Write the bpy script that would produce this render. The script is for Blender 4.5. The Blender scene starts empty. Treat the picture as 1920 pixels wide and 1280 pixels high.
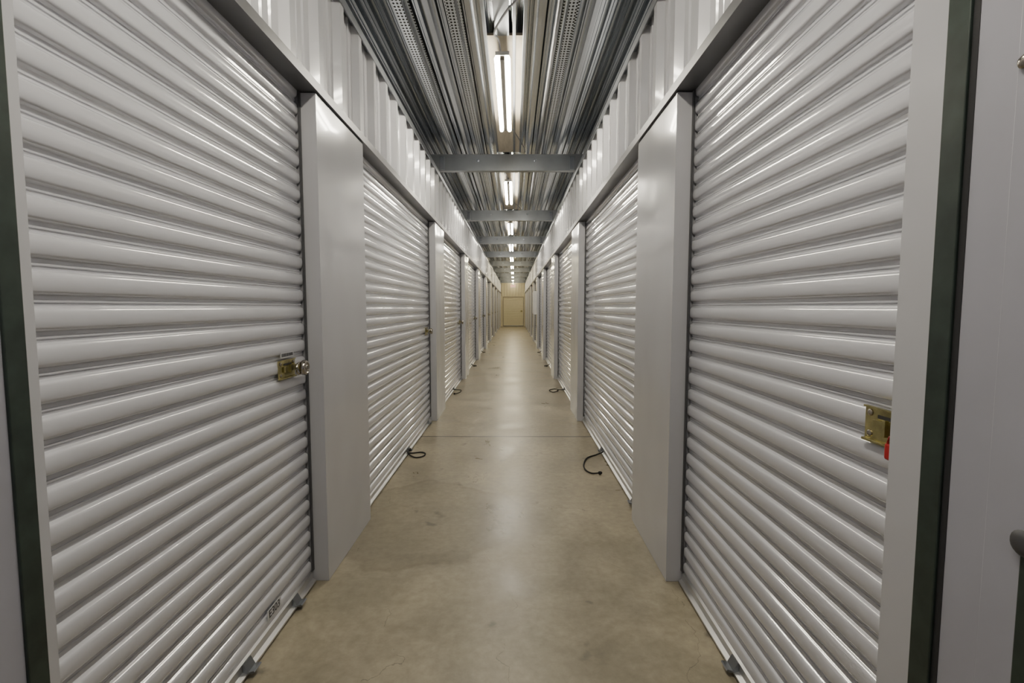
import bpy, bmesh, math, random
from mathutils import Vector, Matrix
random.seed(7)
S = bpy.context.scene
COL = S.collection
PI = math.pi

# ------------------------------------------------------------------ materials
def nodes(name):
    m = bpy.data.materials.new(name); m.use_nodes = True
    nt = m.node_tree
    b = nt.nodes['Principled BSDF']
    return m, nt, b
def N(nt, t, **kw):
    n = nt.nodes.new(t)
    for k, v in kw.items(): setattr(n, k, v)
    return n
def mat(name, base, rough=.5, metal=0, coat=0, var=.06, scale=6, rvar=0, bump=0, stretch=None):
    m, nt, b = nodes(name)
    tc = N(nt, 'ShaderNodeTexCoord')
    mp = N(nt, 'ShaderNodeMapping')
    if stretch: mp.inputs['Scale'].default_value = stretch
    nt.links.new(tc.outputs['Object'], mp.inputs[0])
    no = N(nt, 'ShaderNodeTexNoise'); no.inputs['Scale'].default_value = scale; no.inputs['Detail'].default_value = 1 if bump else 3
    nt.links.new(mp.outputs[0], no.inputs['Vector'])
    r = N(nt, 'ShaderNodeValToRGB')
    r.color_ramp.elements[0].position = .3; r.color_ramp.elements[1].position = .7
    r.color_ramp.elements[0].color = tuple(c*(1-var) for c in base)+(1,)
    r.color_ramp.elements[1].color = tuple(min(1, c*(1+var)) for c in base)+(1,)
    nt.links.new(no.outputs[0], r.inputs[0]); nt.links.new(r.outputs[0], b.inputs['Base Color'])
    b.inputs['Roughness'].default_value = rough
    if rvar:
        mr = N(nt, 'ShaderNodeMapRange')
        mr.inputs[3].default_value = max(.02, rough-rvar); mr.inputs[4].default_value = min(1, rough+rvar)
        nt.links.new(no.outputs[0], mr.inputs[0]); nt.links.new(mr.outputs[0], b.inputs['Roughness'])
    b.inputs['Metallic'].default_value = metal
    b.inputs['Coat Weight'].default_value = coat; b.inputs['Coat Roughness'].default_value = .06
    if bump:
        bp = N(nt, 'ShaderNodeBump'); bp.inputs['Strength'].default_value = 1; bp.inputs['Distance'].default_value = bump
        nt.links.new(no.outputs[0], bp.inputs['Height']); nt.links.new(bp.outputs[0], b.inputs['Normal'])
        nt.links.new(bp.outputs[0], b.inputs['Coat Normal'])
    return m
def emit(name, col, strength):
    m, nt, b = nodes(name)
    b.inputs['Base Color'].default_value = (.9, .9, .85, 1)
    b.inputs['Emission Color'].default_value = col+(1,); b.inputs['Emission Strength'].default_value = strength
    return m
M = {}
M['door'] = mat('door_paint', (.535, .54, .58), .20, coat=1.0, var=.01, scale=2)
M['pillar'] = mat('pillar_paint', (.46, .46, .485), .21, coat=.4, var=.01, scale=2.2, bump=.012)
M['header'] = mat('header_paint', (.66, .66, .685), .18, coat=.9, var=.01, scale=2)
M['cream'] = mat('cream_paint', (.76, .69, .50), .4, var=.03)
M['lavender'] = mat('lavender_paint', (.34, .34, .385), .38, var=.03)
M['galv'] = mat('galvanised_steel', (.58, .61, .655), .22, metal=1, var=.04, scale=3, stretch=(8, .3, 8))
M['deck'] = mat('deck_steel', (.56, .595, .64), .22, metal=1, var=.04, scale=3, stretch=(8, .3, 8))
M['galv_dull'] = mat('dull_galvanised_steel', (.27, .285, .305), .38, metal=.95, var=.10, scale=5)
M['trim'] = mat('flashing_steel', (.16, .16, .168), .40, metal=.5, var=.06, scale=4)
M['shade_backing'] = mat('backing_shade', (.22, .22, .225), .5, var=.06, scale=4)  # dark tone paints shade above the walls and in the door gaps
M['alu'] = mat('aluminium', (.66, .66, .66), .30, metal=.9, var=.06)
M['green'] = mat('dark_green_paint', (.024, .036, .029), .36, var=.3, scale=20)
M['black'] = mat('black_rubber', (.012, .012, .013), .6)
M['ink'] = mat('faded_ink', (.025, .025, .027), .6)
M['rope'] = mat('black_rope', (.010, .010, .011), .85, var=.3, scale=200)
M['zinc'] = mat('yellow_zinc', (.48, .43, .20), .26, metal=.95, var=.35, scale=30)
M['chrome'] = mat('polished_steel', (.42, .385, .33), .22, metal=1)
M['red'] = mat('red_plastic', (.36, .012, .014), .35)
M['white'] = mat('white_enamel', (.78, .77, .74), .4, var=.02)
M['board'] = mat('tan_board', (.42, .375, .29), .6, var=.14, scale=5, stretch=(5, .6, 1))
M['cable'] = mat('grey_cable', (.20, .20, .21), .45, metal=.5)
M['dark'] = mat('dark_gap', (.02, .02, .022), .6)
M['guide'] = mat('guide_steel', (.09, .09, .095), .5, metal=.5)
M['gap_shade'] = mat('dark_reflector', (.014, .010, .005), .8)  # near-black, paints a shaded gap between the bright tubes
M['panel_box'] = mat('grey_white_box', (.66, .65, .62), .45)
M['tube'] = emit('lit_tube', (1, .93, .775), 108)
M['tube_warm'] = emit('lit_tube_warm', (1, .88, .60), 112)
M['tube_added'] = emit('lit_tube_added', (1, .87, .58), 26)  # for the added fixture that brightens the end wall
M['exit'] = emit('exit_red', (1, .05, .04), 2.0)

def perforated():
    m, nt, b = nodes('perforated_steel')
    b.inputs['Metallic'].default_value = 1; b.inputs['Roughness'].default_value = .3
    tc = N(nt, 'ShaderNodeTexCoord')
    sc = N(nt, 'ShaderNodeVectorMath', operation='MULTIPLY'); sc.inputs[1].default_value = (42, 30, 0)
    fr = N(nt, 'ShaderNodeVectorMath', operation='FRACTION')
    sb = N(nt, 'ShaderNodeVectorMath', operation='SUBTRACT'); sb.inputs[1].default_value = (.5, .5, 0)
    ln = N(nt, 'ShaderNodeVectorMath', operation='LENGTH')
    lt = N(nt, 'ShaderNodeMath', operation='LESS_THAN'); lt.inputs[1].default_value = .31
    mx = N(nt, 'ShaderNodeMix', data_type='RGBA')
    mx.inputs[6].default_value = (.62, .655, .70, 1); mx.inputs[7].default_value = (.015, .015, .015, 1)
    L = nt.links.new
    L(tc.outputs['Object'], sc.inputs[0]); L(sc.outputs[0], fr.inputs[0]); L(fr.outputs[0], sb.inputs[0])
    L(sb.outputs[0], ln.inputs[0]); L(ln.outputs['Value'], lt.inputs[0]); L(lt.outputs[0], mx.inputs[0])
    L(mx.outputs[2], b.inputs['Base Color'])
    return m
M['perf'] = perforated()

def concrete():
    m, nt, b = nodes('sealed_concrete'); L = nt.links.new
    tc = N(nt, 'ShaderNodeTexCoord'); O = tc.outputs['Object']
    n1 = N(nt, 'ShaderNodeTexNoise'); n1.inputs['Scale'].default_value = 1.8; n1.inputs['Detail'].default_value = 9; n1.inputs['Roughness'].default_value = .66
    n1.inputs['Distortion'].default_value = .5
    L(O, n1.inputs['Vector'])
    r1 = N(nt, 'ShaderNodeValToRGB'); e = r1.color_ramp.elements
    e[0].position = .32; e[0].color = (.232, .202, .144, 1); e[1].position = .66; e[1].color = (.385, .338, .243, 1)
    L(n1.outputs[0], r1.inputs[0])
    n2 = N(nt, 'ShaderNodeTexNoise'); n2.inputs['Scale'].default_value = 22; n2.inputs['Detail'].default_value = 7; n2.inputs['Roughness'].default_value = .65
    L(O, n2.inputs['Vector'])
    r2 = N(nt, 'ShaderNodeValToRGB'); e = r2.color_ramp.elements
    e[0].position = .28; e[0].color = (.77, .77, .77, 1); e[1].position = .72; e[1].color = (1.10, 1.10, 1.10, 1)
    L(n2.outputs[0], r2.inputs[0])
    mu = N(nt, 'ShaderNodeMix', data_type='RGBA', blend_type='MULTIPLY'); mu.inputs[0].default_value = 1
    L(r1.outputs[0], mu.inputs[6]); L(r2.outputs[0], mu.inputs[7])
    # old water stains
    n3 = N(nt, 'ShaderNodeTexNoise'); n3.inputs['Scale'].default_value = .8; n3.inputs['Detail'].default_value = 3; n3.inputs['Roughness'].default_value = .4
    mp3 = N(nt, 'ShaderNodeMapping'); mp3.inputs['Location'].default_value = (.35, .2, 1.7); L(O, mp3.inputs[0]); L(mp3.outputs[0], n3.inputs['Vector'])
    r3 = N(nt, 'ShaderNodeValToRGB'); e = r3.color_ramp.elements
    e[0].position = .45; e[0].color = (1.03, 1.03, 1.03, 1); e[1].position = .49; e[1].color = (.85, .85, .845, 1)
    e2 = e.new(.60); e2.color = (.95, .95, .95, 1)
    L(n3.outputs[0], r3.inputs[0])
    mu3 = N(nt, 'ShaderNodeMix', data_type='RGBA', blend_type='MULTIPLY'); mu3.inputs[0].default_value = 1
    L(mu.outputs[2], mu3.inputs[6]); L(r3.outputs[0], mu3.inputs[7])
    # warped coordinates (noise re-centred on zero so that positions stay put)
    nw = N(nt, 'ShaderNodeTexNoise'); nw.inputs['Scale'].default_value = 2.6; nw.inputs['Detail'].default_value = 6
    L(O, nw.inputs['Vector'])
    wc = N(nt, 'ShaderNodeVectorMath', operation='SUBTRACT'); wc.inputs[1].default_value = (.5, .5, .5); L(nw.outputs['Color'], wc.inputs[0])
    wm = N(nt, 'ShaderNodeVectorMath', operation='SCALE'); wm.inputs['Scale'].default_value = .5
    L(wc.outputs[0], wm.inputs[0])
    wa = N(nt, 'ShaderNodeVectorMath', operation='ADD'); L(O, wa.inputs[0]); L(wm.outputs[0], wa.inputs[1])
    # one larger irregular stain left of the centre line
    ds = N(nt, 'ShaderNodeVectorMath', operation='DISTANCE'); ds.inputs[1].default_value = (-.58, 3.05, 0); L(wa.outputs[0], ds.inputs[0])
    r4 = N(nt, 'ShaderNodeValToRGB'); e = r4.color_ramp.elements
    e[0].position = .15; e[0].color = (.87, .865, .86, 1); e[1].position = .64; e[1].color = (1, 1, 1, 1)
    a = e.new(.56); a.color = (.82, .815, .81, 1); a = e.new(.61); a.color = (.73, .72, .71, 1)
    L(ds.outputs['Value'], r4.inputs[0])
    mu4 = N(nt, 'ShaderNodeMix', data_type='RGBA', blend_type='MULTIPLY'); mu4.inputs[0].default_value = 1
    L(mu3.outputs[2], mu4.inputs[6]); L(r4.outputs[0], mu4.inputs[7])
    # cracks
    vo = N(nt, 'ShaderNodeTexVoronoi', feature='DISTANCE_TO_EDGE'); vo.inputs['Scale'].default_value = 1.1
    L(wa.outputs[0], vo.inputs['Vector'])
    ck = N(nt, 'ShaderNodeMath', operation='LESS_THAN'); ck.inputs[1].default_value = .0018; L(vo.outputs['Distance'], ck.inputs[0])
    mk = N(nt, 'ShaderNodeMath', operation='GREATER_THAN'); mk.inputs[1].default_value = .54; L(n1.outputs[0], mk.inputs[0])
    cm = N(nt, 'ShaderNodeMath', operation='MULTIPLY'); L(ck.outputs[0], cm.inputs[0]); L(mk.outputs[0], cm.inputs[1])
    cs = N(nt, 'ShaderNodeMath', operation='MULTIPLY'); cs.inputs[1].default_value = .4; L(cm.outputs[0], cs.inputs[0])
    # spots and scuffs
    v2 = N(nt, 'ShaderNodeTexVoronoi'); v2.inputs['Scale'].default_value = 3.1; L(wa.outputs[0], v2.inputs['Vector'])
    sp = N(nt, 'ShaderNodeMapRange'); sp.inputs[1].default_value = .04; sp.inputs[2].default_value = .12; sp.inputs[3].default_value = .5; sp.inputs[4].default_value = 0
    L(v2.outputs['Distance'], sp.inputs[0])
    ad = N(nt, 'ShaderNodeMath', operation='MAXIMUM'); L(cs.outputs[0], ad.inputs[0]); L(sp.outputs[0], ad.inputs[1])
    # saw-cut control joints across the corridor
    sx = N(nt, 'ShaderNodeSeparateXYZ'); L(O, sx.inputs[0])
    s1 = N(nt, 'ShaderNodeMath', operation='SUBTRACT'); s1.inputs[1].default_value = 5.05; L(sx.outputs['Y'], s1.inputs[0])
    wr = N(nt, 'ShaderNodeMath', operation='WRAP'); wr.inputs[1].default_value = 3.42; wr.inputs[2].default_value = -3.42; L(s1.outputs[0], wr.inputs[0])
    ab = N(nt, 'ShaderNodeMath', operation='ABSOLUTE'); L(wr.outputs[0], ab.inputs[0])
    lt = N(nt, 'ShaderNodeMath', operation='LESS_THAN'); lt.inputs[1].default_value = .016; L(ab.outputs[0], lt.inputs[0])
    l2 = N(nt, 'ShaderNodeMath', operation='MULTIPLY'); l2.inputs[1].default_value = .9; L(lt.outputs[0], l2.inputs[0])
    a2 = N(nt, 'ShaderNodeMath', operation='MAXIMUM'); L(ad.outputs[0], a2.inputs[0]); L(l2.outputs[0], a2.inputs[1])
    mx = N(nt, 'ShaderNodeMix', data_type='RGBA'); mx.inputs[7].default_value = (.03, .03, .032, 1)
    L(a2.outputs[0], mx.inputs[0]); L(mu4.outputs[2], mx.inputs[6]); L(mx.outputs[2], b.inputs['Base Color'])
    rr = N(nt, 'ShaderNodeMapRange'); rr.inputs[1].default_value = .3; rr.inputs[2].default_value = .7; rr.inputs[3].default_value = .25; rr.inputs[4].default_value = .45
    L(n1.outputs[0], rr.inputs[0]); L(rr.outputs[0], b.inputs['Roughness'])
    bp = N(nt, 'ShaderNodeBump'); bp.inputs['Strength'].default_value = .05; bp.inputs['Distance'].default_value = .01
    L(n2.outputs[0], bp.inputs['Height']); L(bp.outputs[0], b.inputs['Normal'])
    return m
M['concrete'] = concrete()

# ------------------------------------------------------------------ mesh builder
class MB:
    def __init__(s): s.bm = bmesh.new()
    def box(s, x0, x1, y0, y1, z0, z1, bev=0):
        if x0 > x1: x0, x1 = x1, x0
        if y0 > y1: y0, y1 = y1, y0
        vs = bmesh.ops.create_cube(s.bm, size=1)['verts']
        for v in vs:
            v.co = Vector((x0 if v.co.x < 0 else x1, y0 if v.co.y < 0 else y1, z0 if v.co.z < 0 else z1))
        if bev:
            es = list({e for v in vs for e in v.link_edges})
            bmesh.ops.bevel(s.bm, geom=es, offset=bev, segments=2, profile=.5, affect='EDGES')
        return s
    def strip(s, A, B, closed=False):
        a = [s.bm.verts.new(p) for p in A]; b = [s.bm.verts.new(p) for p in B]
        n = len(a)
        for i in range(n if closed else n-1):
            j = (i+1) % n
            s.bm.faces.new((a[i], a[j], b[j], b[i]))
        return a, b
    def prism(s, A, B):
        a, b = s.strip(A, B, True)
        s.bm.faces.new(a[::-1]); s.bm.faces.new(b)
        return s
    def tube(s, pts, r, n=8, closed=False):
        pts = [Vector(p) for p in pts]; k = len(pts); rings = []
        up = Vector((0, 0, 1))
        for i, p in enumerate(pts):
            if closed: t = (pts[(i+1) % k]-pts[i-1])
            else: t = pts[min(i+1, k-1)]-pts[max(i-1, 0)]
            t.normalize()
            u = up if abs(t.dot(up)) < .95 else Vector((1, 0, 0))
            a = t.cross(u).normalized(); c = a.cross(t).normalized()
            rings.append([s.bm.verts.new(p+a*math.cos(2*PI*q/n)*r+c*math.sin(2*PI*q/n)*r) for q in range(n)])
        for i in range(k if closed else k-1):
            A = rings[i]; B = rings[(i+1) % k]
            for q in range(n):
                s.bm.faces.new((A[q], A[(q+1) % n], B[(q+1) % n], B[q]))
        if not closed:
            s.bm.faces.new(rings[0][::-1]); s.bm.faces.new(rings[-1])
        return s
    def lathe(s, prof, c, axis, n=24):          # prof: (radius, height along axis)
        c = Vector(c); ax = Vector(axis).normalized()
        u = ax.orthogonal().normalized(); w = ax.cross(u)
        rings = []
        for r, h in prof:
            r = max(r, 1e-4)
            rings.append([s.bm.verts.new(c+ax*h+(u*math.cos(2*PI*q/n)+w*math.sin(2*PI*q/n))*r) for q in range(n)])
        for A, B in zip(rings, rings[1:]):
            for q in range(n): s.bm.faces.new((A[q], A[(q+1) % n], B[(q+1) % n], B[q]))
        s.bm.faces.new(rings[0][::-1]); s.bm.faces.new(rings[-1])
        return s
    def build(s, name, m, parent=None, smooth=True, angle=35):
        bmesh.ops.recalc_face_normals(s.bm, faces=s.bm.faces[:])
        me = bpy.data.meshes.new(name)
        s.bm.to_mesh(me); s.bm.free()
        return link(me, name, m, parent, smooth, angle)
def wloc(o):
    v = Vector((0, 0, 0))
    while o: v += o.location; o = o.parent
    return v
def link(me, name, m, parent=None, smooth=True, angle=35):
    if parent: me.transform(Matrix.Translation(-wloc(parent)))
    me.materials.clear(); me.materials.append(m)
    if smooth:
        for p in me.polygons: p.use_smooth = True
        me.set_sharp_from_angle(angle=math.radians(angle))
    o = bpy.data.objects.new(name, me); COL.objects.link(o)
    if parent: o.parent = parent
    return o
def empty(name, loc):
    o = bpy.data.objects.new(name, None); o.empty_display_size = .1
    o.location = loc; COL.objects.link(o); return o
def tag(o, label=None, cat=None, group=None, kind=None):
    if label: o['label'] = label
    if cat: o['category'] = cat
    if group: o['group'] = group
    if kind: o['kind'] = kind
    return o
def dup(root, loc, name=None, skip=()):
    r = root.copy(); COL.objects.link(r); r.location = loc
    if name: r.name = name
    for ch in list(root.children):
        if ch.name.split('.')[0] in skip: continue
        c = ch.copy(); COL.objects.link(c); c.parent = r
        for g in list(ch.children):
            d = g.copy(); COL.objects.link(d); d.parent = c
    return r
def text_mesh(body, size, ex, ey, origin, name, m, parent=None, extrude=.0006):
    cu = bpy.data.curves.new('t', 'FONT'); cu.body = body; cu.size = size; cu.extrude = extrude
    cu.align_x = 'CENTER'; cu.align_y = 'CENTER'
    ob = bpy.data.objects.new('t', cu); COL.objects.link(ob)
    bpy.context.view_layer.update()
    dg = bpy.context.evaluated_depsgraph_get()
    me = bpy.data.meshes.new_from_object(ob.evaluated_get(dg))
    bpy.data.objects.remove(ob)
    ex = Vector(ex); ey = Vector(ey); ez = ex.cross(ey)
    mt = Matrix((ex, ey, ez)).transposed().to_4x4(); mt.translation = Vector(origin)
    me.transform(mt); me.name = name
    return link(me, name, m, parent, False)
def smoothpath(pts, n=8):
    P = [Vector(p) for p in pts]; out = []
    for i in range(len(P)-1):
        p0 = P[max(i-1, 0)]; p1 = P[i]; p2 = P[i+1]; p3 = P[min(i+2, len(P)-1)]
        for q in range(n):
            t = q/n
            out.append(.5*((2*p1)+(p2-p0)*t+(2*p0-5*p1+4*p2-p3)*t*t+(3*p1-p0-3*p2+p3)*t**3))
    out.append(P[-1]); return out

# ------------------------------------------------------------------ layout (metres)
A = {-1: .935, 1: .765}                   # pillar faces, left / right of the camera axis
def X(s, r): return s*(A[s]+r)            # r grows away from the corridor
DOOR_R = .095
PITCH = 3.42; P0, P1 = 2.33, 3.04; NP = 10
YB, YE = -1.5, 35.0
HT = 2.385; WT = 3.06; CEIL = 3.33
DE = {-1: .93, 1: .96}
XC = (-A[-1]+A[1])/2
SIDE = {-1: 'left', 1: 'right'}
ORD = ['first', 'second', 'third', 'fourth', 'fifth', 'sixth', 'seventh', 'eighth', 'ninth', 'tenth', 'eleventh', 'twelfth']

# ------------------------------------------------------------------ shell
b = MB().box(X(-1, .22), X(1, .22), YB, YE+.1, -.12, 0)
tag(b.build('floor', M['concrete'], smooth=False), 'worn beige sealed concrete floor running down the corridor', 'floor', kind='structure')

# deck: fine trapezoid ribs running along the corridor
prof = []
x = X(-1, .2); p = .080
while x < X(1, .2):
    prof += [(x, CEIL), (x+.008, CEIL), (x+.011, CEIL+.009), (x+.016, CEIL+.009), (x+.019, CEIL), (x+.034, CEIL), (x+.042, CEIL+.045),
             (x+.052, CEIL+.045), (x+.055, CEIL+.036), (x+.059, CEIL+.036), (x+.062, CEIL+.045), (x+.072, CEIL+.045)]
    x += p
prof = [(min(px, X(1, .2)), pz) for px, pz in prof]
b = MB(); b.strip([(px, YB, pz) for px, pz in prof], [(px, YE+.1, pz) for px, pz in prof])
b.box(X(-1, .2), X(1, .2), YB, YE+.1, CEIL+.06, CEIL+.1)
tag(b.build('ceiling', M['deck'], smooth=False), 'galvanised ribbed metal deck ceiling over the corridor', 'ceiling', kind='structure')

LIP = .054
for s in (-1, 1):
    b = MB()
    RP = .305
    y = 4.4+.1525-RP*20; pr = []
    while y < YE-.05:
        if y > YB:
            pr += [(y-.046, .040), (y-.026, 0), (y+.026, 0), (y+.046, .040), (y+.105, .040), (y+.112, .032), (y+.122, .032), (y+.129, .040),
                   (y+.176, .040), (y+.183, .032), (y+.193, .032), (y+.2, .040)]
        y += RP
    b.strip([(X(s, r), yy, 2.42) for yy, r in pr], [(X(s, r), yy, WT) for yy, r in pr])
    o = b.build('wall_'+SIDE[s], M['header'], smooth=False)
    tag(o, 'white vertical ribbed metal wall panels above the %s row of doors' % SIDE[s], 'wall', kind='structure')
    b = MB().box(X(s, .16), X(s, .2), YB, YE, 0, CEIL+.06)                 # backing behind the doors, added against light leaks; dark colour stands in for shade
    b.build('shade_backing', M['shade_backing'], o, False)
    # header flashing: soffit + front lip
    b = MB()
    sec = [(-.012, HT+.004), (-.012, HT+LIP-.006), (-.004, HT+LIP), (.03, HT+LIP), (.03, HT+LIP-.008), (-.006, HT+LIP-.010), (-.006, HT+.016), (.158, HT+.016), (.158, HT+.004)]
    b.prism([(X(s, r), YB, z) for r, z in sec], [(X(s, r), YE, z) for r, z in sec])
    tag(b.build('trim_%d' % (1 if s < 0 else 2), M['trim'], smooth=False), 'grey metal header flashing running over the %s row of doors' % SIDE[s], 'trim', kind='structure')
    b = MB()
    sec = [(.0, WT-.05), (-.006, WT-.05), (-.006, WT), (.15, WT), (.15, WT-.006), (.0, WT-.006)]
    b.prism([(X(s, r), YB, z) for r, z in sec], [(X(s, r), YE, z) for r, z in sec])
    tag(b.build('trim_%d' % (3 if s < 0 else 4), M['galv_dull'], smooth=False), 'grey metal track capping the %s wall panels' % SIDE[s], 'trim', kind='structure')

b = MB().box(X(-1, .2), X(1, .2), YE, YE+.1, 0, CEIL+.06)
x = X(-1, .0)+.05
while x < X(1, 0):
    b.prism([(x-.03, YE, 2.18), (x-.015, YE-.025, 2.18), (x+.015, YE-.025, 2.18), (x+.03, YE, 2.18)], [(x-.03, YE, WT), (x-.015, YE-.025, WT), (x+.015, YE-.025, WT), (x+.03, YE, WT)])
    x += .2
tag(b.build('wall_end', M['cream'], smooth=False), 'cream ribbed metal wall closing the far end of the corridor', 'wall', kind='structure')

# ------------------------------------------------------------------ roller doors
RIB = [(0, 0), (.0018, .0030), (.0036, .0078), (.0062, .0108), (.011, .0126), (.019, .0140), (.0275, .0145), (.036, .0140), (.044, .0126), (.0492, .0108), (.0520, .0078), (.0540, .0030), (.056, 0),
       (.0635, 0), (.0650, .0026), (.0690, .0026), (.0705, 0)]
def curtain(z0, z1):
    out = []; z = z0
    while z < z1:
        out += [(z+t, h) for t, h in RIB if z+t <= z1]; z += .0795
    return out
def latch(s, ya, yb, root, z=1.105):
    """gold zinc slide latch between ya (hinge side) and yb (jamb side)"""
    r0 = DOOR_R-.0150
    def bx(b, ra, rb, y0, y1, z0, z1, bev=.0008): b.box(X(s, ra), X(s, rb), y0, y1, z0, z1, bev)
    b = MB(); bx(b, r0-.002, r0+.002, ya, yb, z-.042, z+.042)
    bx(b, r0-.008, r0-.0015, ya, yb, z+.038, z+.042); bx(b, r0-.010, r0-.0015, ya, yb, z-.042, z-.036)
    L = b.build('latch', M['zinc'], root, False); L['label'] = 'gold zinc slide latch plate'
    b = MB(); d = (yb-ya)
    bx(b, r0-.010, r0-.004, ya+.25*d, yb+.18*d, z-.013, z+.013)
    bx(b, r0-.018, r0-.008, ya+.54*d, ya+.60*d, z-.018, z+.020)
    b.build('slide_bolt', M['zinc'], L, False)
    b = MB(); bx(b, r0-.0032, r0-.0015, ya+.30*d, ya+.78*d, z+.017, z+.025, 0); b.build('slot', M['dark'], L)
    b = MB()
    for fy, fz in ((.12, .026), (.12, -.024), (.88, .026)):
        b.lathe([(.008, 0), (.008, .002), (.005, .004), (.001, .0045)], (X(s, r0-.002), ya+fy*d, z+fz), (-s, 0, 0), 12)
    b.build('rivet', M['chrome'], L)
    return L
def roller_door(s, y0, y1, name, first=False):
    root = empty(name, (X(s, DOOR_R), (y0+y1)/2, 0))
    pr = curtain(.052, 2.398)
    b = MB()
    b.strip([(X(s, DOOR_R-h), y0+.012, z) for z, h in pr], [(X(s, DOOR_R-h), y1-.012, z) for z, h in pr])
    b.build('curtain', M['door'], root, True, 32)
    b = MB(); sec = [(DOOR_R+.02, .012), (DOOR_R-.040, .012), (DOOR_R-.040, .020), (DOOR_R-.022, .026), (DOOR_R-.022, .056), (DOOR_R-.010, .060), (DOOR_R+.02, .060)]
    b.prism([(X(s, r), y0+.02, z) for r, z in sec], [(X(s, r), y1-.02, z) for r, z in sec])
    b.build('bottom_bar', M['alu'], root, False)
    MB().box(X(s, DOOR_R-.03), X(s, DOOR_R+.01), y0+.02, y1-.02, 0.001, .0122).build('bottom_seal', M['black'], root)
    for ya, yb in ((y0+.001, y0+.016), (y1-.016, y1-.001)):
        b = MB(); b.box(X(s, DOOR_R-.024), X(s, DOOR_R-.0165), ya, yb, .061, 2.386)
        b.box(X(s, DOOR_R+.02), X(s, DOOR_R+.026), ya, yb, .061, 2.386)
        b.build('guide_track', M['guide'], root, False)
    if s < 0: latch(s, y1-.285, y1-.13, root)
    else: latch(s, y0+.180, y0+.045, root)
    # small angle brackets riveted on the bottom bar
    for yy in ((y0+y1)/2+.08, (y1-.22) if s < 0 else (y0+.22)):
        b = MB(); sec = [(DOOR_R-.023, .020), (DOOR_R-.060, .020), (DOOR_R-.068, .028), (DOOR_R-.064, .032), (DOOR_R-.044, .027), (DOOR_R-.028, .056), (DOOR_R-.023, .056)]
        b.prism([(X(s, r), yy-.025, z) for r, z in sec], [(X(s, r), yy+.025, z) for r, z in sec])
        b.build('pull_bracket', M['galv_dull'], root, False)
    return root
dn = 0; DOORS = {}
for s in (-1, 1):
    side = SIDE[s]
    for k in range(NP+1):
        y0 = DE[s] if k == 0 else P1+PITCH*(k-1)
        y1 = P0+PITCH*k if k < NP else YE
        dn += 1; nm = 'door_%d' % dn
        if k < 2 or k == NP: r = roller_door(s, y0, y1, nm)
        else: r = dup(DOORS[(s, 1)], (X(s, DOOR_R), (y0+y1)/2, 0), nm)
        DOORS[(s, k)] = r
        tag(r, '%s white corrugated roller door on the %s, counting from the camera' % (ORD[k], side), 'roller door', 'roller doors along the corridor', 'structure')
# stickers on the nearest left door
d = DOORS[(-1, 0)]
rs = DOOR_R-.0175
st = MB().box(X(-1, rs), X(-1, rs+.003), 1.885, 1.995, .088, .130).build('sticker', M['door'], d); st['label'] = 'sticker with black unit lettering'
text_mesh('E303', .047, (0, 1, 0), (0, 0, 1), (X(-1, rs)+.0003, 1.94, .1085), 'lettering', M['ink'], st)
st = MB().box(X(-1, rs), X(-1, rs+.003), 2.07, 2.19, 1.156, 1.180).build('sticker', M['pillar'], d); st['label'] = 'small printed barcode strip above latch'
b = MB(); y = 2.078
while y < 2.18:
    w = random.choice((.003, .005, .007)); b.box(X(-1, rs-.0008), X(-1, rs), y, y+w, 1.161, 1.175); y += w+.004
b.build('print', M['black'], st, False)
# end door
root = empty('door_%d' % (dn+1), (XC+.03, YE-.03, 0))
pr = curtain(.05, 2.10); b = MB()
b.strip([(XC-.68, YE-.03-h, z) for z, h in pr], [(XC+.74, YE-.03-h, z) for z, h in pr])
b.build('curtain', M['cream'], root)
b = MB().box(XC-.73, XC+.79, YE-.055, YE, 2.10, 2.16).box(XC-.73, XC-.68, YE-.055, YE, 0, 2.10).box(XC+.74, XC+.79, YE-.055, YE, 0, 2.10)
b.build('frame', M['board'], root, False)
MB().box(XC-.68, XC+.74, YE-.05, YE-.01, .005, .05, .004).build('bottom_bar', M['galv_dull'], root)
MB().box(XC+.55, XC+.68, YE-.07, YE-.047, 1.05, 1.15, .003).build('latch', M['zinc'], root)
tag(root, 'cream roller door closing the far end of the corridor', 'roller door', kind='structure')

# ------------------------------------------------------------------ pillars
for s in (-1, 1):
    side = SIDE[s]; first = None
    for k in range(NP):
        ya, yb = P0+PITCH*k, P1+PITCH*k
        if first is None:
            r = empty('pillar', (X(s, .07), (ya+yb)/2, 0))
            MB().box(X(s, 0), X(s, .155), ya, yb, 0, HT, .003).build('casing', M['pillar'], r, False)
            b = MB()
            sec = [(-.0012, ya-.0012), (-.0012, ya+.012), (0, ya+.012), (0, ya), (.012, ya), (.012, ya-.0012)]
            b.prism([(X(s, q), y, .003) for q, y in sec], [(X(s, q), y, HT-.003) for q, y in sec])
            b.build('corner_bead', M['pillar'], r, False)
            first = r
        else: r = dup(first, (X(s, .07), (ya+yb)/2, 0))
        extra = ['between the nearest two %s doors' % side, 'next beyond the nearest %s pillar' % side][k] if k < 2 else 'counting from the camera along the %s side' % side
        tag(r, '%s white sheet metal pillar on the %s, %s' % (ORD[k], side, extra), 'pillar', 'pillars between the %s doors' % side)

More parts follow.
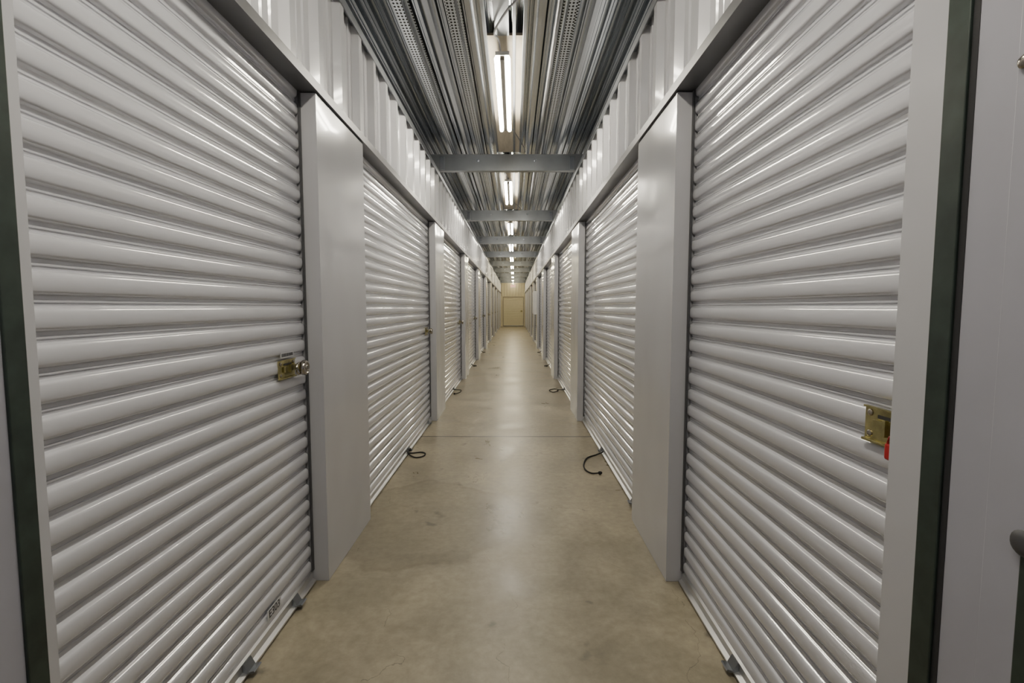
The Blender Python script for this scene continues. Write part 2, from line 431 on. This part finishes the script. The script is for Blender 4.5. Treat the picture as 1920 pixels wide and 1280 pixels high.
# near corner pillars with green edge guards
r = empty('corner_pillar', (X(-1, .07), .3, 0))
MB().box(X(-1, 0), X(-1, .155), YB+.1, .93, 0, HT, .003).build('casing', M['lavender'], r, False)
MB().box(X(-1, -.003), X(-1, .001), .908, .931, 0.001, HT-.001, .001).build('edge_strip', M['pillar'], r, False)
MB().box(X(-1, -.006), X(-1, .001), .868, .908, 0.001, HT-.001, .002).build('corner_guard', M['green'], r, False)
tag(r, 'pale corner pillar with dark green edge guard at the left border', 'pillar')
r = empty('corner_pillar', (X(1, .07), .3, 0))
MB().box(X(1, 0), X(1, .155), YB+.1, .96, 0, HT, .003).build('casing', M['lavender'], r, False)
MB().box(X(1, -.003), X(1, .001), .882, .961, 0.001, HT-.001, .001).build('edge_strip', M['pillar'], r, False)
MB().box(X(1, -.006), X(1, .001), .838, .882, 0.001, HT-.001, .002).build('corner_guard', M['green'], r, False)
MB().box(X(1, -.001), X(1, .001), .826, .838, 0.001, HT-.001).build('gap', M['dark'], r)
pn = MB().box(X(1, -.006), X(1, .001), YB+.12, .755, .002, HT-.002, .002).build('cover_panel', M['lavender'], r, False)
MB().lathe([(.010, 0), (.010, .004), (.006, .008), (.001, .009)], (X(1, -.006), .742, 1.742), (-1, 0, 0), 16).build('bolt', M['chrome'], pn)
MB().box(X(1, -.010), X(1, -.005), YB+.13, .696, .004, 1.03, .002).build('lower_panel', M['green'], r, False)
MB().lathe([(.018, 0), (.020, .004), (.016, .008), (.009, .010), (.001, .010)], (X(1, -.010), .688, 1.03), (-1, 0, 0), 20).build('knob', M['guide'], r)
tag(r, 'pale corner pillar with dark green edge guard at the right border', 'pillar')

# ------------------------------------------------------------------ ceiling beams, channels, boards
first = None
for k in range(NP):
    yc = (P0+P1)/2+PITCH*k
    if first is None:
        r = empty('ceiling_beam', (XC, yc, WT))
        sec = [(-.05, WT), (.03, WT), (.03, WT+.022), (.027, WT+.022), (.027, WT+.004), (-.046, WT+.004), (-.046, WT+.193), (.027, WT+.193), (.027, WT+.176), (.03, WT+.176), (.03, WT+.197), (-.05, WT+.197)]
        b = MB(); b.prism([(X(-1, .155), yc+y, z) for y, z in sec], [(X(1, .155), yc+y, z) for y, z in sec])
        b.build('channel', M['galv_dull'], r, False)
        for bxx in (XC-.36, XC+.34):
            MB().lathe([(.020, 0), (.020, .004), (.012, .004), (.012, .014), (.001, .015)], (bxx, yc-.05, WT+.12), (0, -1, 0), 12).build('bolt', M['galv'], r)
        for q in (-1, 1):
            b = MB(); xx = XC+q*.80
            b.box(xx-.03, xx+.03, yc-.058, yc-.05, WT+.01, WT+.17, .002); b.build('clip', M['galv'], r, False)
        first = r
    else: r = dup(first, (XC, yc, WT))
    tag(r, '%s galvanised cross beam under the ceiling, counting from the camera' % ORD[k], 'beam', 'cross beams under the ceiling')
# hat channels along the corridor, lying on the beams
CH = [(-.73, .075, 1), (-.55, .045, 0), (-.40, .07, 1), (-.285, .035, 0), (.17, .04, 0), (.37, .07, 1), (.52, .045, 0)]
ZB = WT+.1985
names = ['nearest the left wall', 'second from the left wall', 'third from the left wall', 'just left of the light strip', 'just right of the light strip', 'second right of the light strip', 'nearest the right wall']
for (xc, w, pf), nm in zip(CH, names):
    b = MB(); h = CEIL-.001
    sec = [(xc-w/2-.018, h), (xc-w/2-.018, h-.003), (xc-w/2, h-.003), (xc-w/2+.008, ZB), (xc+w/2-.008, ZB), (xc+w/2, h-.003), (xc+w/2+.018, h-.003), (xc+w/2+.018, h)]
    b.prism([(px, YB+.05, z) for px, z in sec], [(px, YE-.05, z) for px, z in sec])
    o = b.build('perforated_channel' if pf else 'ceiling_channel', M['perf'] if pf else M['galv'], None, False)
    tag(o, 'long %s steel channel along the ceiling, %s' % ('perforated' if pf else 'plain', nm), 'channel', 'steel channels along the ceiling')
o = MB().tube([(.285, YB+.05, ZB+.018), (.285, YE-.05, ZB+.018)], .017, 10).build('conduit', M['cable'])
tag(o, 'thin grey conduit pipe running along the ceiling right of the lights', 'conduit')
first = None
for k in range(NP-1):
    ya = (P0+P1)/2+PITCH*k+.06; yb = ya+PITCH-.12
    if first is None:
        r = empty('backing_board', (XC, (ya+yb)/2, 3.27))
        MB().box(XC-.105, XC+.145, ya+.75, yb-.02, 3.272, 3.29, .002).build('board', M['board'], r, False)
        for xx in (XC-.118, XC+.158, XC+.085):
            MB().box(xx-.012, xx+.012, ya+.02, yb-.02, 3.268, 3.30, .002).build('edge_angle', M['galv_dull'], r, False)
        MB().box(XC-.05, XC+.05, ya+.02, ya+.75, 3.268, 3.285, .002).build('mounting_strap', M['galv_dull'], r, False)
        first = r
    else: r = dup(first, (XC, (ya+yb)/2, 3.27))
    tag(r, 'tan board behind the %s light fixture, counting from the camera' % ORD[k], 'board', 'tan boards behind the light fixtures')

# ------------------------------------------------------------------ fluorescent lights
LC = 4.24; first = None
def light():
    r = empty('light_fixture', (XC, LC, 3.13))
    h = .70; z = 3.13
    b = MB(); sec = [(-.020, z+.032), (.020, z+.032), (.050, z+.040), (.050, z+.046), (.03, z+.056), (-.03, z+.056), (-.050, z+.046), (-.050, z+.040)]
    b.prism([(XC+x, LC-h, zz) for x, zz in sec], [(XC+x, LC+h, zz) for x, zz in sec])
    b.build('housing', M['white'], r, False)
    MB().box(XC-.016, XC+.016, LC-h+.01, LC+h-.01, z+.004, z+.0315, .002).build('gap_shade', M['gap_shade'], r, False)  # added dark strip, paints the gap between the tubes darker
    for q in (-1, 1):
        MB().tube([(XC+q*.039, LC-h+.008, z+.013), (XC+q*.039, LC+h-.008, z+.013)], .0180, 8).build('tube', M['tube'], r)
        b = MB(); b.box(XC-.050, XC+.050, LC+q*h-.004, LC+q*h+.004, z+.030, z+.057, .002); b.build('end_plate', M['white'], r)
        b = MB(); b.box(XC-.012, XC+.012, LC+q*.5-.006, LC+q*.5+.006, z+.054, 3.267); b.build('hanger', M['galv'], r)
    b = MB(); b.box(XC-.035, XC+.035, LC-h+.55, LC-h+.67, 3.1865, 3.25, .003); b.build('junction_box', M['galv_dull'], r)
    pts = smoothpath([(XC, LC-h+.56, 3.22), (XC-.02, LC-h-.02, 3.232), (XC-.05, LC-h-.15, 3.236), (XC+.04, LC-h-.40, 3.230), (XC+.13, LC-h-.58, 3.215), (XC+.15, LC-h-.72, 3.235), (XC+.14, LC-h-.80, 3.248)])
    MB().tube(pts, .007, 7).build('power_cable', M['cable'], r)
    pts = smoothpath([(XC, LC+h+.0, 3.178), (XC+.05, LC+h+.12, 3.21), (XC+.12, LC+h+.4, 3.22), (XC+.2, LC+h+.8, 3.235), (XC+.22, LC+h+1.0, 3.245)])
    MB().tube(pts, .006, 7).build('power_cable', M['cable'], r)
    return r
for i, k in enumerate([0, -1, 1, 2, 3, 4, 5, 6, 7, 8, 9]):
    if first is None: r = first = light()
    elif k == 9: r = dup(first, (XC, 34.27, 3.13), skip=('power_cable',))  # extra fixture, added only to brighten the end wall
    else: r = dup(first, (XC, LC+PITCH*k, 3.13))
    if k >= 0:
        lb = 'lit twin-tube fluorescent fixture under the ceiling, %s counting from the camera' % ORD[k]
        if k == 0: lb = 'nearest and largest lit twin-tube fluorescent fixture under the ceiling'
    else: lb = 'lit twin-tube fixture directly above the camera'
    tag(r, lb, 'light', 'fluorescent fixtures along the ceiling')
    if k >= 4:
        for ch in r.children:
            if ch.name.startswith('tube'):
                ch.material_slots[0].link = 'OBJECT'; ch.material_slots[0].material = M['tube_added' if k == 9 else 'tube_warm']

# ------------------------------------------------------------------ padlocks, ropes, tags, signs
def padlock(y):
    s = -1; r = empty('padlock', (X(s, .03), y, 1.065)); c = (X(s, .050), y, 1.10)
    MB().lathe([(.020, 0), (.031, .002), (.035, .008), (.035, .018), (.031, .025), (.024, .027), (.022, .0245), (.012, .0245), (.010, .027), (.001, .0275)], c, (1, 0, 0), 28).build('body', M['chrome'], r)
    MB().box(X(s, .0235), X(s, .022), y-.002, y+.002, 1.093, 1.107).build('keyhole', M['black'], r)
    pts = [(X(s, .046), y-.03+.028*math.cos(a), 1.10+.026*math.sin(a)) for a in [PI*.35+i*PI*1.3/12 for i in range(13)]]
    MB().tube(pts, .0045, 8).build('shackle', M['chrome'], r)
    return r
first = None
for k in range(6):
    y = P0+PITCH*k-.125
    if first is None: r = first = padlock(y)
    else: r = dup(first, (X(-1, .03), y, 1.065))
    tag(r, ['round silver disc padlock on the nearest left door', 'round silver padlock on the second left door from the camera'][k] if k < 2 else 'small round padlock on the %s left door from the camera' % ORD[k], 'padlock', 'disc padlocks on the left doors')
# red seal hanging from the right latch
r = empty('lock_seal', (X(1, .045), 1.02, 1.04))
MB().box(X(1, .046), X(1, .053), 1.008, 1.038, 1.046, 1.082, .004).build('body', M['red'], r, False)
MB().tube([(X(1, .049), 1.023+.008*math.cos(a), 1.081+.018*math.sin(a)) for a in [i*PI/8 for i in range(9)]], .0022, 6).build('loop', M['red'], r)
tag(r, 'red plastic lock seal hanging from the latch at the right', 'lock seal')

def rope(s, k, pts, label):
    yc = (P1+P0+PITCH)/2+PITCH*(k-1)
    r = empty('pull_rope', (X(s, .02), yc, 0))
    P = [(X(s, q), yc+dy, z) for q, dy, z in pts]
    sm = smoothpath(P, 8)
    MB().tube(sm, .0062, 8).build('cord', M['rope'], r)
    b = MB()
    e = Vector(P[-1]); 
    b.lathe([(.004, -.018), (.012, -.012), (.014, 0), (.011, .012), (.004, .018)], e, Vector(sm[-1])-Vector(sm[-3]), 10)
    b.build('knot', M['rope'], r)
    tag(r, label, 'rope', 'black pull ropes on the floor'); return r
loopL = [(.066, .0, .04), (.05, -.01, .025), (.02, .045, .0075), (-.05, .07, .0075), (-.10, .03, .0075), (-.095, -.05, .0075), (-.04, -.09, .0075), (.02, -.05, .012), (.052, -.02, .030), (.045, .03, .045)]
hookR = [(.066, .0, .04), (.05, -.01, .03), (.0, .0, .0075), (-.10, -.10, .0075), (-.155, -.28, .0075), (-.16, -.42, .0075), (-.12, -.50, .0075), (-.055, -.515, .0155)]
hookL = [(.066, .0, .04), (.05, -.01, .03), (-.02, .10, .0075), (-.06, .05, .0075), (-.06, -.10, .0075), (-.02, -.22, .0075), (.01, -.3, .0155)]
loopR = [(.066, .0, .04), (.05, -.01, .03), (-.02, .14, .0075), (-.09, .2, .0075), (-.18, .08, .0075), (-.15, -.1, .0075), (-.10, -.08, .0075), (-.05, -.02, .0155)]
rope(-1, 1, loopL, 'looped black pull rope on the floor at the second left door')
rope(1, 1, hookR, 'hook-shaped black pull rope on the floor at the second right door')
rope(-1, 2, hookL, 'black pull rope on the floor at the third left door from the camera')
rope(1, 2, loopR, 'black pull rope on the floor at the third right door from the camera')
small = [(.066, .0, .04), (.05, -.01, .03), (.02, .05, .0075), (-.04, .03, .0075), (-.05, -.08, .0075), (.0, -.14, .0155)]
for k in (3, 4):
    rope(-1, k, small, 'tiny black pull rope at the %s left door from the camera' % ORD[k])
    rope(1, k, small, 'tiny black pull rope at the %s right door from the camera' % ORD[k])

# unit numbers above the second doors
for s, tx in ((-1, '61'), (1, '62')):
    r = empty('unit_number', (X(s, .03), 4.4, 2.5))
    MB().box(X(s, .0395), X(s, .0285), 4.335, 4.465, 2.462, 2.552, .001).build('plate', M['header'], r, False)
    text_mesh(tx, .095, (0, -s, 0), (0, 0, 1), (X(s, .028), 4.4, 2.507), 'lettering', M['dark'], r)
    tag(r, 'small unit number on the %s wall panels above the second door' % SIDE[s], 'sign')

# electrical box on the right
ye = P0+PITCH*4+.355
r = empty('electrical_panel', (X(1, -.06), ye, 1.14))
MB().box(X(1, 0), X(1, -.12), ye-.27, ye+.27, 1.14, 1.92, .006).build('cabinet', M['panel_box'], r, False)
MB().box(X(1, -.12), X(1, -.132), ye-.25, ye+.25, 1.17, 1.89, .004).build('cover', M['panel_box'], r, False)
tag(r, 'pale wall-mounted electrical box on the fifth right pillar', 'electrical box')

# exit sign
r = empty('exit_sign', (XC+.02, 33.1, 2.74))
MB().box(XC-.16, XC+.20, 33.08, 33.13, 2.72, 2.93, .006).build('housing', M['white'], r, False)
text_mesh('EXIT', .17, (1, 0, 0), (0, 0, 1), (XC+.02, 33.0785, 2.822), 'lettering', M['exit'], r)
MB().box(XC+.005, XC+.035, 33.09, 33.12, 2.93, 3.262).build('hanger', M['galv'], r)
tag(r, 'small sign reading EXIT in red letters hanging at the far end', 'sign')

# ------------------------------------------------------------------ world + camera
w = bpy.data.worlds.new('world'); S.world = w; w.use_nodes = True
bg = w.node_tree.nodes['Background']; bg.inputs[0].default_value = (.84, .84, .92, 1); bg.inputs[1].default_value = .24
cam = bpy.data.cameras.new('camera'); co = bpy.data.objects.new('camera', cam); COL.objects.link(co)
cam.sensor_fit = 'HORIZONTAL'; cam.sensor_width = 36; cam.lens = 900/1920*36; cam.clip_start = .02
co.location = (0, 0, 1.378); co.rotation_euler = (PI/2-math.atan(64/900), 0, .0044)
S.camera = co
